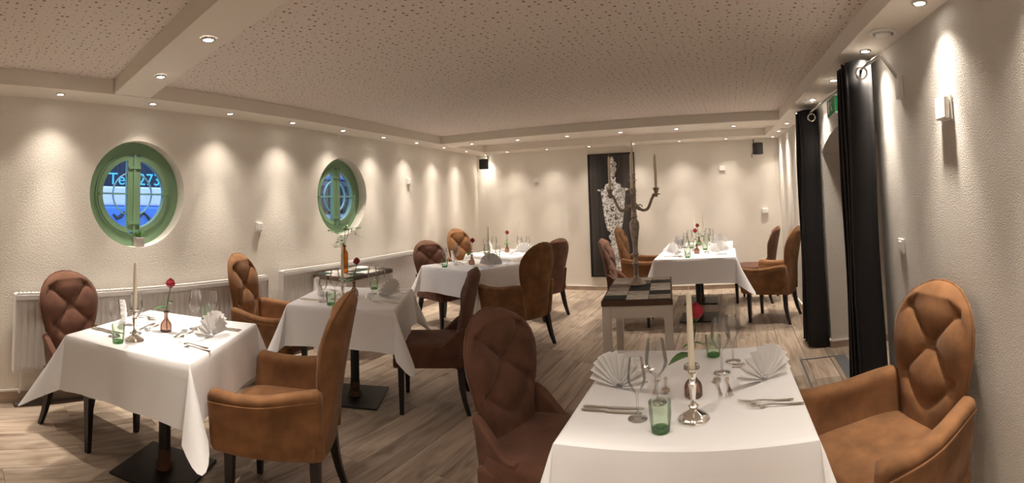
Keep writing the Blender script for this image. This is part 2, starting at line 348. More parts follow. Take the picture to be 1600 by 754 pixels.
# succulent on the window ledge
p0 = L(1.535, WIN[0][1]-HR+.006, -.045)
pt = thing('potted_succulent', 'tiny succulent in a square grey pot on the round window ledge', 'plant', p0)
MB().box(-.036, .036, -.036, .036, 0, .072).build('pot', 'concrete', pt, bevel=.004)
mb = MB()
for k in range(16):
    a = k*2.4; l = .03+.022*(k % 3)/2; rr = .012+.016*(k % 4)/3
    mb.tube([(0,0,.07), (rr*math.cos(a), rr*math.sin(a), .075+l*.6), (rr*1.7*math.cos(a), rr*1.7*math.sin(a), .075+l)], [.004,.007,.001], 5)
mb.build('leaves', 'leaf_green', pt, smooth=True)

# ------------------------------------------------------------------ recessed downlights
def make_downlight():
    t = thing('downlight', '', 'ceiling light')
    MB().lathe([(.030,.004), (.030,-.004), (.034,-.007), (.043,-.005), (.045,0), (.045,.004)], 24, cap0=False, cap1=False).build('trim_ring', 'steel', t, smooth=True)
    MB().lathe([(.0005,-.002), (.030,-.002), (.030,.006), (.0005,.006)], 20, cap0=False, cap1=False).build('lamp', 'lamp_glow', t)
    return t
downlight = Proto(make_downlight)
ld = bpy.data.lights.new('downlight_beam', 'SPOT'); ld.energy = SPOT_W; ld.color = SPOT_COL; ld.spot_size = math.radians(112); ld.spot_blend = 1.0; ld.shadow_soft_size = .028
lc = bpy.data.lights.new('downlight_core', 'SPOT'); lc.energy = CORE_W; lc.color = SPOT_COL; lc.spot_size = math.radians(56); lc.spot_blend = 1.0; lc.shadow_soft_size = .028
def place_light(x, y, label, group):
    o = downlight(label, (x, y, Z1-.001), group=group)
    o.scale = (.8, .8, 1)
    for d_ in (ld, lc): l = bpy.data.objects.new('beam', d_); COL.objects.link(l); l.parent = o; l.location = (0, 0, -.012)
ORD = ['first', 'second', 'third', 'fourth', 'fifth', 'sixth', 'seventh', 'eighth', 'ninth', 'tenth']
for k in range(10):
    y = .77 + .757*k; place_light(xl(y)+.215, y, '%s recessed downlight along the round-window wall counted from the left edge' % ORD[k], 'downlights along the window wall')
for k in range(7): place_light(-3.55 + .70*k, 7.37, '%s recessed downlight along the back wall counted from the left' % ORD[k], 'downlights along the back wall')
for k in range(6): place_light(-3.39 + .69*k, 5.92, '%s recessed downlight on the rear cross beam counted from the left' % ORD[k], 'downlights on the rear cross beam')
for k in range(7): y = 1.97 + .783*k; place_light(xr(y)-.11, y, '%s recessed downlight along the curtain wall counted from the nearest' % ORD[k], 'downlights along the curtain wall')
for k, (x, y) in enumerate(((-2.01, 1.14), (-2.76, 1.23))): place_light(x, y, ('nearer' if k == 0 else 'farther') + ' recessed downlight on the front left cross beam', 'downlights on the front cross beam')
for k, (x, y) in enumerate(((-1.26, 1.06), (-.51, .98), (.24, .90))): place_light(x, y, '%s recessed downlight on the front cross beam past the top edge' % ORD[k], 'front beam downlights above the frame')
for k, y in enumerate((0.0, -.76, -1.52)): place_light(xl(y)+.215, y, '%s recessed downlight of the window wall past the left edge' % ORD[k], 'window wall downlights outside the frame')
for k, y in enumerate((1.19, .40, -.38, -1.16)): place_light(xr(y)-.11, y, '%s recessed downlight of the curtain wall past the top edge' % ORD[k], 'curtain wall downlights outside the frame')
def make_valve():
    t = thing('ceiling_vent', '', 'vent'); MB().lathe([(.075,.004), (.075,-.006), (.066,-.012), (.055,-.010)], 28, cap0=False, cap1=False).build('rim', 'white_plastic', t, smooth=True)
    MB().lathe([(.0005,-.022), (.03,-.021), (.042,-.016), (.045,-.006), (.045,.004)], 24, cap0=False, cap1=False).build('disc', 'white_plastic', t, smooth=True); return t
valve = Proto(make_valve)
for x, y, lb in ((.80, 2.40, 'round white ceiling vent above the near black curtain'), (.735, 4.42, 'round white ceiling vent above the far black curtain'), (.73, 6.45, 'round white ceiling vent nearest the back wall')): valve(lb, (x, y, Z1-.001), group='round ceiling vents')

# ------------------------------------------------------------------ wall fittings
def wallbox(label, loc, rz, wdt=.11, hgt=.10, dep=.036, group='small white wall boxes'):
    t = thing('wall_box', label, 'wall box', loc, rz, group)      # local +y points into the room
    MB().box(-wdt/2, wdt/2, 0, .012, -hgt/2, hgt/2).build('back_plate', 'white_plastic', t, bevel=.003)
    MB().box(-wdt/2+.004, wdt/2-.004, .012, dep, -hgt/2+.004, hgt/2-.004).build('cover', 'white_plastic', t, bevel=.007); return t
ZR = math.atan2(-LNI.x, LNI.y)
for lb, y, z in (('small white wall box between the two round windows', 2.77, 1.26), ('small white wall box right of the farther round window', 5.39, 1.76)): wallbox(lb, L(y, z), ZR, .07, .085)
for lb, x, z in (('small white wall box left of the poster on the back wall', -3.17, 1.79), ('rounded white wall box right of the candelabra on the back wall', -.13, 1.84), ('low white wall box on the back wall above the chairs', .50, 1.155)): wallbox(lb, (x, YB, z), PI, .10, .085)
wallbox('white box on the rough right wall catching the downlight', (xr(1.98), 1.98, 1.81), PI/2, .11, .11, .04)
def make_speaker():
    t = thing('loudspeaker', '', 'speaker')
    MB().box(-.062, .062, -.05, .065, -.088, .088).build('cabinet', 'speaker_black', t, bevel=.012); MB().box(-.054, .054, .064, .071, -.079, .079).build('grille', 'black_metal', t, bevel=.003)
    MB().tube([(0,-.05,.02), (0,-.11,.06), (0,-.11,.155)], .008, 8).build('bracket', 'black_metal', t); MB().tube([(.03,-.05,-.03), (.05,-.10,-.08), (.03,-.12,-.13), (.02,-.13,-.02)], .003, 5).build('cable', 'black_metal', t); return t
speaker = Proto(make_speaker)
speaker('black loudspeaker in the back left corner by the window wall', (-4.08, 7.53, 2.10), PI-.15, 'hanging loudspeakers'); speaker('black loudspeaker in the back right corner by the curtain wall', (.42, 7.50, 2.105), PI+.5, 'hanging loudspeakers')
# poster
po = thing('framed_poster', 'tall black framed poster of an ornate silver goblet', 'poster', (-1.88, YB, 0))
PX0, PX1, PZ0, PZ1 = -.37, .37, .225, 2.15
MB().box(PX0, PX1, -.022, -.002, PZ0, PZ1).build('backing', 'print_backdrop', po)
mb = MB()
for a in ((PX0-.012, PX0+.016, PZ0-.012, PZ1+.012), (PX1-.016, PX1+.012, PZ0-.012, PZ1+.012), (PX0, PX1, PZ0-.012, PZ0+.016), (PX0, PX1, PZ1-.016, PZ1+.012)): mb.box(a[0], a[1], -.034, -.004, a[2], a[3])
mb.build('frame', 'print_black', po)
prof = [(.015,.30), (.17,.31), (.18,.36), (.10,.42), (.07,.50), (.09,.56), (.05,.62), (.085,.70), (.06,.78), (.10,.84), (.055,.91), (.115,.95), (.14,1.05), (.155,1.15), (.175,1.30), (.19,1.48), (.20,1.55), (.20,1.56), (.26,1.575), (.26,1.595), (.15,1.605), (.13,1.64), (.12,1.67), (.06,1.69), (.04,1.72), (.06,1.76), (.03,1.79), (.05,1.84), (.07,1.90), (.055,1.95), (.075,1.99), (.05,2.03), (.025,2.04), (.033,2.07), (.02,2.10), (.002,2.11)]
MB().add([(.02-r_, -.0235, z) for r_, z in prof] + [(.02+r_, -.0235, z) for r_, z in prof], [(i, i+1, len(prof)+i+1, len(prof)+i) for i in range(len(prof)-1)]).build('goblet_print', 'print_silver', po)
MB().tube([(.085,-.0236,1.86), (.13,-.0236,1.98), (.135,-.0236,2.09)], .007, 4, .02).build('trident_print', 'print_silver', po)
# exit sign
ex = thing('exit_sign', 'green emergency exit sign above the arched doorway', 'sign', (xr(3.88), 3.88, 2.125))
MB().box(-.055, 0, -.155, .155, -.075, .075).build('housing', 'white_plastic', ex, bevel=.006)
MB().box(-.058, -.055, -.145, .145, -.066, .066).build('face', 'exit_green', ex); MB().box(-.145*.38, 0.0, -.158, -.155, -.06, .06).build('side_face', 'exit_green', ex)
mb = MB().box(-.060, -.058, .05, .10, -.05, .05); mb.tube([(-.0595,-.02,.035), (-.0595,-.03,0), (-.0595,0,-.04)], .007, 4, .1); mb.tube([(-.0595,-.03,0), (-.0595,-.06,-.04)], .007, 4, .1); mb.tube([(-.0595,-.06,.02), (-.0595,-.02,.03), (-.0595,.015,.005)], .006, 4, .1)
mb.build('pictogram', 'white_plastic', ex)
# hook and switch on the right wall
hk = thing('curtain_hook', 'small chrome tieback hook low on the wall beside the far curtain', 'hook', (xr(6.3), 6.3, .60))
MB().lathe([(.022,0), (.024,.008), (.010,.014), (.010,.05)], 16, M=Matrix.Rotation(-PI/2, 4, 'Y')).build('plate', 'silver', hk, smooth=True); MB().lathe([(.002,0),(.02,.004),(.028,.02),(.02,.036),(.002,.04)], 16, M=Matrix.Translation((-.048,0,0)) @ Matrix.Rotation(-PI/2, 4, 'Y')).build('knob', 'silver', hk, smooth=True)
sw = thing('light_switch', 'white light switch beside the near black curtain', 'switch', (xr(2.62), 2.62, 1.14)); MB().box(-.012, 0, -.04, .04, -.04, .04).build('plate', 'white_plastic', sw, bevel=.003); MB().box(-.018, -.012, -.026, .026, -.026, .026).build('rocker', 'white_plastic', sw, bevel=.002)
# floor hatch
fh = thing('floor_hatch', 'dark-edged rectangular floor hatch in front of the doorway', 'hatch', (.72, 3.98, 0))
for nm, a in (('frame_bar', (-.20,.20,.33,.345)), ('frame_bar', (-.20,-.185,-.33,.33)), ('frame_bar', (-.20,.20,-.345,-.33)), ('wide_bar', (.10,.20,-.33,.33))): MB().box(a[0], a[1], a[2], a[3], .0005, .004).build(nm, 'grey_metal', fh)

# ------------------------------------------------------------------ curtains and rod
RX, RZ = .785, 2.165
rod = thing('curtain_rod', 'bent steel curtain rod above the arched doorway', 'curtain rod', (0,0,0))
MB().tube([(xr(2.44)-.005, 2.50, 2.03), (RX+.01, 2.46, 2.168), (RX+.01, 2.50, RZ), (RX-.002, 2.7, RZ), (RX-.05, 4.95, RZ), (xr(5.0)-.005, 4.99, RZ)], .009, 8).build('bar', 'steel', rod, smooth=True)
MB().box(xr(2.5)-.03, xr(2.5), 2.47, 2.53, 1.94, 2.06).build('wall_mount', 'white_plastic', rod, bevel=.006)
def curtain(label, y0, y1, x0, x1, ztop, flare):
    t = thing('curtain', label, 'curtain', (0,0,0), 0, 'black curtains at the doorway'); n = 84; folds = 4
    def fn(a, b_):
        ph = a*folds*2*PI; k = -math.cos(ph); k = math.copysign(abs(k)**.6, k); wx = (x1-x0)/2*(1+flare*(1-b_)); y = y0 + (y1-y0)*a + .012*math.sin(3*ph)
        return Vector(((x0+x1)/2 - .010*(1-b_) - k*wx + .006*math.sin(9*b_+5*a), y - .02*(1-b_)*flare*4, .012 + (ztop-.012)*b_ + .006*math.sin(ph*1.5)*b_))
    MB().grid(fn, n, 14).build('fabric', 'curtain_black', t, smooth='all', solid=.004)
    for k in range(folds*2):
        a = (k+.5)/(folds*2); y = y0 + (y1-y0)*a
        if k in (0, 3, 6): 
            rr = []
            for q in range(21): 
                an = 2*PI*q/20; rr.append((RX-.012+.034*math.cos(an), y0-.022 if k == 0 else y, RZ-.028+.034*math.sin(an)))
            MB().tube(rr, .0075, 8).build('eyelet', 'silver', t, smooth=True)
    return t
curtain('nearer black eyelet curtain hanging at the doorway', 2.78, 3.10, .695, .835, 2.215, .12)
curtain('farther black eyelet curtain hanging at the doorway', 4.58, 4.92, .665, .825, 2.215, .18)

# ------------------------------------------------------------------ radiators
def radiator(label, y0, y1, z0, z1):
    a = L(y0, 0); ln = (L(y1,0)-a).length; t = thing('radiator', label, 'radiator', a, ZR, 'white panel radiators')
    # local: x runs along -wall or +wall, y into the room
    sx = 1 if (Matrix.Rotation(ZR, 3, 'Z') @ Vector((1,0,0))).dot(LD) > 0 else -1
    def X(a0, a1): return sorted((sx*a0, sx*a1))
    n = int(ln/.05); mb = MB(); prof = []
    for k in range(n):
        p = ln*k/n; q = ln/n; prof += [(p+.06*q, .104), (p+.30*q, .1075), (p+.70*q, .1075), (p+.94*q, .104)]
    vs = []
    for zz in (z0+.03, z0+.05, z1-.07, z1-.05):
        for p, d in prof: vs.append((sx*p, d if z0+.04 < zz < z1-.06 else .104, zz))
    m = len(prof); mb.add(vs, [(r_*m+i, r_*m+i+1, (r_+1)*m+i+1, (r_+1)*m+i) for r_ in range(3) for i in range(m-1)])
    mb.build('front_panel', 'white_enamel', t)
    b0, b1 = X(0, ln); MB().box(b0, b1, .045, .096, z0, z1-.012).build('body', 'white_enamel', t)
    MB().box(b0-.004, b1+.004, .035, .118, z1-.05, z1-.012).build('top_rail', 'white_enamel', t, bevel=.004)
    mb = MB()
    for k in range(int(ln/.03)): q0, q1 = X(k*.03+.006, k*.03+.024); mb.box(q0, q1, .045, .108, z1-.012, z1-.004)
    g_ = mb.build('top_grille', 'white_enamel', t); MB().box(b0, b1, .108, .116, z1-.014, z1).build('grille_rail', 'white_enamel', t)
    for e in (0, ln): q0, q1 = X(e-.006, e+.006); MB().box(q0, q1, .04, .114, z0+.01, z1-.01).build('side_cover', 'white_enamel', t)
    for e in (.12, ln-.12): q0, q1 = X(e-.015, e+.015); MB().box(q0, q1, 0, .05, z0+.06, z1-.08).build('wall_bracket', 'white_enamel', t)
    v_ = MB().tube([(sx*.06,.07,z0), (sx*.06,.07,z0-.10), (sx*.06,.03,z0-.16), (sx*.06,0,z0-.16)], .008, 8).build('pipe', 'white_enamel', t, smooth=True)
    return t
radiator('long white radiator below the nearer round window', .49, 2.80, .24, .815); radiator('white radiator below the farther round window', 3.0, 5.40, .19, .835)
gr = thing('floor_strip', 'narrow dark strip lying along the floor below the nearer radiator', 'strip', L(1.25, 0, .06), ZR); MB().box(-.75, .75, -.03, .03, .0005, .012).build('strip', 'walnut', gr, bevel=.003); MB().box(-.74, .74, -.022, .022, .012, .015).build('grating', 'grey_metal', gr)

# ------------------------------------------------------------------ armchair
def make_chair(suede, arms=True):
    HS = 1.01 if arms else .945
    t = thing('armchair' if arms else 'dining_chair', '', 'chair')                       # faces local +x
    def hw(z):
        if z > .83: q = (z-.83)/.212; return .252*math.sqrt(max(0, 1-q*q))
        return .196 + .056*sm(.50, .83, z)
    def yc(z): q = (z-.40); return -.215 - .16*q - .05*max(0, q)**2      # centre line of the back leaning away
    NU, NV = 60, 76; zb, zt = .30, 1.0415
    def zs(z): return z if z < .5 else .5 + (z-.5)*(HS*1.0415-.5)/.5415
    def z_of(v_): return zb + (zt-zb)*(1-(1-v_)**1.6)
    def front(a, b_):
        z = z_of(b_); wv = hw(z); s = 2*a-1; x = s*wv; e = (1-abs(s)**5)
        te = min(1, (zt-z)/.05); edge = e*math.sqrt(max(0, min(1, te)))
        zone = sm(.52, .60, z)*(1 - sm(.93, 1.0, z))*(1 - sm(.72, .95, abs(s)))
        p = (x/.155 + (z-.80)/.135)/2; q = (x/.155 - (z-.80)/.135)/2
        pil = (abs(math.sin(PI*p))*abs(math.sin(PI*q)))**.33
        pr, qr = p-round(p), q-round(q); dim = math.exp(-(pr*pr+qr*qr)/.012)
        d = .054*edge + (.044*(pil-.85) - .014*dim)*zone*edge
        return Vector((yc(z) + d + .045*(x/.25)**2*sm(.45, .7, z), x, zs(z)))
    def rear(a, b_):
        z = z_of(b_); wv = hw(z); s = 2*a-1; x = s*wv; e = (1-abs(s)**4); te = math.sqrt(max(0, min(1, (zt-z)/.05)))
        return Vector((yc(z) - .042*e*te + .045*(x/.25)**2*sm(.45, .7, z), x, zs(z)))
    bk = MB().grid(front, NU, NV).grid(rear, NU, NV).build('backrest', suede, t, smooth='all')
    pp = []                                                   # piping along the rim
    for k in range(61):
        q = k/60; 
        if q < .4: z = .62 + (.84-.62)*q/.4; s = 1
        elif q > .6: z = .62 + (.84-.62)*(1-q)/.4; s = -1
        else: an = PI*(q-.4)/.2; z = .83 + .212*math.sin(an); s = math.cos(an)
        wv = hw(z) if abs(s) == 1 else .252; x = s*wv; pp.append((yc(z)+.045*(x/.25)**2*sm(.45,.7,z)-.006, x*1.004, zs(z)+.002))
    MB().tube(pp, .0055, 6).build('piping', suede, bk, smooth=True)
    def seat(a, b_):
        an = 2*PI*a; c, s = math.cos(an), math.sin(an); k = (abs(c)**5 + abs(s)**5)**(-1/5)
        prof = [(0,.478),(.5,.486),(.8,.484),(.93,.474),(1,.45),(1,.40),(.97,.345),(0,.34)]; i = b_*(len(prof)-1); i0 = min(int(i), len(prof)-2); fr = i-i0
        r_ = prof[i0][0]*(1-fr) + prof[i0+1][0]*fr; z = prof[i0][1]*(1-fr) + prof[i0+1][1]*fr
        return Vector((.025 + .265*k*c*r_, .245*k*s*r_, z))
    MB().grid(seat, 40, 21).build('seat', suede, t, smooth='all')
    MB().box(-.22, .272, -.242, .242, .325, .40).build('seat_frame', suede, t, bevel=.015)
    for sg in (-1, 1):
        NP, rr = 22, []
        for i in range(NP+1):
            q = i/NP; x = -.245 + .525*q; y = .205 + .085*math.sin(PI/2*min(1, q*1.25)); y += .012*q
            th = .034; end = 1.0
            if q > .93: end = math.sqrt(max(.0, 1-((q-.93)/.07)**2))*.85 + .15
            if q < .04: end = .6
            if not arms: x = -.245 + .24*q; y = .196 + .03*math.sin(PI/2*min(1, q*1.25)); th = .022
            top = (.655 if arms else .60 - .135*sm(.0, .9, q)) - .035*sm(0, .6, q)*arms + .012*sm(.7, 1, q); bot = .315 + .02*q; top = (top-.47)*(.75+.25*end) + .47; bot = .47 - (.47-bot)*(.85+.15*end)
            ring = []
            for k in range(20):
                an = 2*PI*k/20; c, s = math.cos(an), math.sin(an)
                wy_ = math.copysign(abs(c)**.6, c); wz_ = math.copysign(abs(s)**.35, s)
                roll = 1.35 if s > .55 else 1.0
                lean = .030*(((top+bot)/2 + wz_*(top-bot)/2) - .47)/.18
                ring.append(Vector((x, sg*(y + lean + wy_*th*end*roll), (top+bot)/2 + wz_*(top-bot)/2)))
            rr.append(ring)
        ar = MB().rings(rr).build('armrest' if arms else 'side_wing', suede, t, smooth='all')
        if arms: MB().tube([(-.23 + .49*k/10, sg*(.205 + .085*math.sin(PI/2*min(1, (.03+.93*k/10)*1.25)) + .012*k/10 + .062), .607 - .028*sm(0,.6,k/10)) for k in range(11)], .004, 5).build('piping', suede, ar)
        MB().rings([[Vector((.215+a*h, sg*.205+b_*h, z)) for a, b_ in ((-1,-1),(1,-1),(1,1),(-1,1))] for z, h in ((.0,.014), (.18,.019), (.33,.023))]).build('leg', 'black_wood', t)
        MB().rings([[Vector((cx+a*h, sg*(.175+.012*q)+b_*h, z)) for a, b_ in ((-1,-1),(1,-1),(1,1),(-1,1))] for q, (z, cx, h) in enumerate(((.34,-.20,.023), (.26,-.205,.022), (.18,-.212,.020), (.09,-.230,.017), (0,-.258,.014)))]).build('leg', 'black_wood', t)
    return t
chair_tan = Proto(lambda: make_chair('suede_tan')); chair_brown = Proto(lambda: make_chair('suede_brown', False))

# ------------------------------------------------------------------ tables with cloths
def make_table():
    t = thing('dining_table', '', 'table')
    MB().box(-.37, .37, -.40, .40, .715, .745).build('tabletop', 'walnut', t, bevel=.004)
    MB().lathe([(.034,.02), (.034,.70)], 20).build('column', 'black_metal', t, smooth=True); MB().lathe([(.05,.012), (.05,.05), (.037,.06), (.037,.12)], 20).build('collar', 'walnut', t, smooth=True)
    MB().box(-.22, .22, -.22, .22, .0005, .014).build('base_plate', 'black_metal', t, bevel=.003); MB().box(-.15, .15, -.15, .15, .69, .714).build('top_bracket', 'black_metal', t); return t
table = Proto(make_table)
TOP = .760
def cloth(label, loc, rz, hx, hy, seed, drop=.30, tips=(.16,.16,.16,.16)):
    rr_ = random.Random(seed); t = thing('tablecloth', label, 'tablecloth', loc, rz, 'white tablecloths')
    per = []                                               # (edge point, outward dir, outward amount, drop)
    cs = [(hx,-hy), (hx,hy), (-hx,hy), (-hx,-hy)]; sides = [((1,0), 1), ((0,1), 0), ((-1,0), 1), ((0,-1), 0)]
    for k in range(4):
        (x0, y0), (x1, y1) = cs[k], cs[(k+1) % 4]; nx, ny = sides[k][0]; ln = math.hypot(x1-x0, y1-y0); n = 16; ph = rr_.random()*6
        for i in range(n+1):
            q = i/n; dcorner = min(q, 1-q)*ln; wob = .008*math.sin(q*9+ph) + .005*math.sin(q*21+ph*2)
            pull = sm(.16, 0, dcorner)
            per.append((Vector((x0+(x1-x0)*q, y0+(y1-y0)*q, 0)), Vector((nx, ny, 0)), .022 + wob*(1-pull) + .012*pull, drop + .012*pull))
        # corner fold between side k and k+1
        n2x, n2y = sides[(k+1) % 4][0]; dg = Vector((nx+n2x, ny+n2y, 0)).normalized(); tip = tips[(k+1) % 4]; sp = .028
        for i in range(1, 10):
            q = i/10; ww = 1-abs(2*q-1); side = Vector((nx, ny, 0))*(1-q) + Vector((n2x, n2y, 0))*q
            fa = PI*q; ov = dg*(.02 + tip*math.sin(fa)**.8) + Vector((-dg.y, dg.x, 0))*(-math.cos(fa)*.055) + side*.012
            per.append((Vector((x1, y1, 0)), ov.normalized(), ov.length, drop + .012 + .105*math.sin(fa)**1.3))
    ns = 9; rings = []
    rings.append([e*.95 for e, d, a, h in per]); rings.append([e*.985 + Vector((0,0,-.001)) for e, d, a, h in per]); rings.append([e + Vector((0,0,-.006)) for e, d, a, h in per])
    for s in range(1, ns+1):
        q = s/ns; rings.append([e + d*(.004 + a*(q**1.1)) + Vector((0, 0, -.006 - (h-.006)*q)) for e, d, a, h in per])
    MB().rings(rings, True, False).build('cloth', 'linen', t, smooth=True, fix=True); return t

# ------------------------------------------------------------------ tableware
def make_glass(sc, bowl):
    def f_():
        t = thing('wine_glass', '', 'glass')
        prof = [(.001,.002), (.034,.001), (.035,.003), (.012,.007), (.0042,.014), (.0036,.05), (.0038,.085), (.009,.094)] + bowl
        MB().lathe([(a*sc, z*sc) for a, z in prof], 24, cap0=False, cap1=False).build('bowl', 'clear_glass', t, smooth='all')
        MB().tube([(bowl[-1][0]*sc*math.cos(2*PI*k/24), bowl[-1][0]*sc*math.sin(2*PI*k/24), bowl[-1][1]*sc) for k in range(25)], .0009, 5).build('rim', 'clear_glass', t, smooth='all'); return t
    return f_
glass_big = Proto(make_glass(1.0, [(.026,.110), (.038,.130), (.0405,.145), (.038,.170), (.033,.200), (.029,.220)]))
glass_small = Proto(make_glass(.94, [(.020,.108), (.031,.128), (.0335,.142), (.031,.165), (.026,.195), (.0235,.210)]))
def make_tumbler():
    t = thing('tumbler', '', 'glass'); mb = MB(); R_ = []; n = 24
    for i, (r_, z) in enumerate([(.001,.006), (.027,.006), (.030,.010), (.032,.03), (.034,.055), (.0355,.080), (.036,.092)]):
        R_.append([Vector(((r_ + (.0012 if (k + i) % 4 == 0 and 1 < i < 6 else 0))*math.cos(2*PI*k/n), (r_ + (.0012 if (k + i) % 4 == 0 and 1 < i < 6 else 0))*math.sin(2*PI*k/n), z)) for k in range(n)])
    mb.rings(R_, False, False).build('body', 'green_glass', t, smooth=True)
    MB().lathe([(.001,.0005), (.026,.0005), (.029,.003), (.028,.012), (.020,.014), (.001,.013)], 20, cap0=False, cap1=False).build('thick_base', 'green_glass_base', t, smooth='all')
    MB().lathe([(.001,.0135), (.018,.0135), (.019,.016), (.001,.018)], 16, cap0=False, cap1=False).build('base_boss', 'green_glass_base', t, smooth='all'); return t
tumbler = Proto(make_tumbler)
def flat_tool(pts, z=.002):           # pts: (x, halfwidth, z); lies along +x
    mb = MB(); th = .0016
    return mb.rings([[Vector((x,-h,zz-th)), Vector((x,h,zz-th)), Vector((x,h*.8,zz+th)), Vector((x,-h*.8,zz+th))] for x, h, zz in pts])
def make_knife():
    t = thing('knife', '', 'cutlery'); flat_tool([(.0,.004,.004), (.01,.008,.005), (.05,.007,.005), (.085,.006,.005)]).build('handle', 'silver', t, smooth=True)
    flat_tool([(.085,.005,.004), (.10,.009,.0035), (.17,.0095,.003), (.20,.007,.0025), (.213,.001,.0025)]).build('blade', 'silver', t, smooth=True); return t
def make_fork():
    t = thing('fork', '', 'cutlery'); flat_tool([(0,.005,.004), (.012,.008,.004), (.06,.004,.006), (.11,.003,.010), (.125,.006,.009), (.135,.012,.006), (.15,.0125,.004)]).build('handle', 'silver', t, smooth=True)
    for k in range(4): MB().tube([(.148, -.0102+.0068*k, .0042), (.175, -.0108+.0072*k, .006), (.196, -.0102+.0068*k, .011)], [.0019,.0017,.0009], 5).build('tine', 'silver', t)
    return t
def make_spoon():
    t = thing('spoon', '', 'cutlery'); flat_tool([(0,.004,.004), (.012,.008,.004), (.06,.004,.006), (.11,.003,.010), (.125,.004,.008)]).build('handle', 'silver', t, smooth=True)
    def fn(a, b_):
        an = 2*PI*a; r_ = b_; return Vector((.148 + .026*r_*math.cos(an), .0165*r_*math.sin(an), .002 + .007*r_*r_))
    MB().grid(fn, 20, 5).build('bowl', 'silver', t, smooth='all', solid=.0012); return t
knife, fork, spoon = Proto(make_knife), Proto(make_fork), Proto(make_spoon)
def make_napkin():
    t = thing('napkin', '', 'napkin'); n = 22; vs = []; fs = []
    for k in range(n+1):                                      # standing pleated fan, opening upwards
        an = math.radians(8 + 164*k/n); dz = .014 if k % 2 else -.014
        for q in (.12, .55, 1.0): 
            rr = .124*q; vs.append(Vector((dz*(.25+.75*q) - .02*math.sin(an)*q, -rr*math.cos(an)*1.02, .006 + rr*math.sin(an)*1.12)))
    fs = [(k*3+i, (k+1)*3+i, (k+1)*3+i+1, k*3+i+1) for k in range(n) for i in range(2)]
    MB().add(vs, fs).build('fan', 'napkin_linen', t, solid=.0022)
    mb = MB(); pts = [(-.01,.030,.030), (.03,.034,.018), (.06,.030,.008), (.085,.024,.003)]
    vs = []
    for x, h, z in pts:
        for k in range(9): vs.append(Vector((x, -h + 2*h*k/8, z + (.006 if k % 2 else 0))))
    MB().add(vs, [(r_*9+i, r_*9+i+1, (r_+1)*9+i+1, (r_+1)*9+i) for r_ in range(3) for i in range(8)]).build('pleated_foot', 'napkin_linen', t, solid=.0022); return t
napkin = Proto(make_napkin)
def make_stick():
    t = thing('candlestick', '', 'candlestick'); mb = MB(); R_ = []
    for r_, z in [(.001,.001), (.050,.0), (.052,.006), (.047,.014), (.032,.024), (.020,.030), (.012,.036)]:
        R_.append([Vector((r_*(1+.035*math.cos(8*2*PI*k/32))*math.cos(2*PI*k/32), r_*(1+.035*math.cos(8*2*PI*k/32))*math.sin(2*PI*k/32), z)) for k in range(32)])
    mb.rings(R_, False, False).build('base', 'silver', t, smooth=True)
    MB().lathe([(.012,.034), (.018,.046), (.010,.054), (.008,.060), (.009,.075), (.0135,.112), (.014,.118), (.009,.124), (.012,.130)], 20, cap0=False, cap1=False).build('stem', 'silver', t, smooth=True)
    MB().lathe([(.010,.130), (.014,.140), (.013,.158), (.016,.160), (.028,.164), (.029,.167), (.0135,.166), (.012,.150)], 20, cap0=False, cap1=False).build('cup', 'silver', t, smooth=True)
    MB().lathe([(.012,.168), (.024,.168), (.027,.172), (.024,.178), (.014,.176)], 10, cap0=False, cap1=False).build('drip_ring', 'clear_glass', t); return t
candlestick = Proto(make_stick)
def make_candle(h):
    def f_():
        t = thing('candle', '', 'candle'); MB().lathe([(.001,0), (.0112,0), (.0105,h*.5), (.0088,h*.95), (.0055,h*.985), (.001,h)], 16, cap0=False, cap1=False).build('wax', 'candle_wax', t, smooth=True)
        MB().tube([(0,0,h-.002), (.0008,0,h+.010), (-.001,.001,h+.018)], .0011, 5).build('wick', 'wick', t); return t
    return f_
candle = Proto(make_candle(.25)); long_candle = Proto(make_candle(.275))
def make_vase():
    t = thing('bottle_vase', '', 'vase'); MB().lathe([(.001,.001), (.030,.001), (.033,.005), (.033,.035), (.028,.050), (.016,.064), (.012,.075), (.0115,.105), (.0145,.110), (.0145,.114), (.011,.115)], 24, cap0=False, cap1=False).build('body', 'brown_glass', t, smooth='all')
    MB().lathe([(.0145,.104), (.0155,.107), (.0145,.111)], 16, cap0=False, cap1=False).build('lip', 'brown_glass', t, smooth='all'); return t
vase = Proto(make_vase)
def leaf(base, d, ln, wd, up=.2, droop=.3):
    d = Vector(d).normalized(); sd = d.cross(Vector((0,0,1))).normalized(); base = Vector(base); vs = []
    for i in range(6):
        q = i/5; wv = wd*math.sin(PI*min(1, .06+.94*q))**.8; c = base + d*ln*q + Vector((0,0, ln*(up*q - droop*q*q)))
        vs += [c - sd*wv + Vector((0,0,.15*wv)), c, c + sd*wv + Vector((0,0,.15*wv))]
    return MB().add(vs, [(i*3+k, i*3+k+1, (i+1)*3+k+1, (i+1)*3+k) for i in range(5) for k in range(2)])
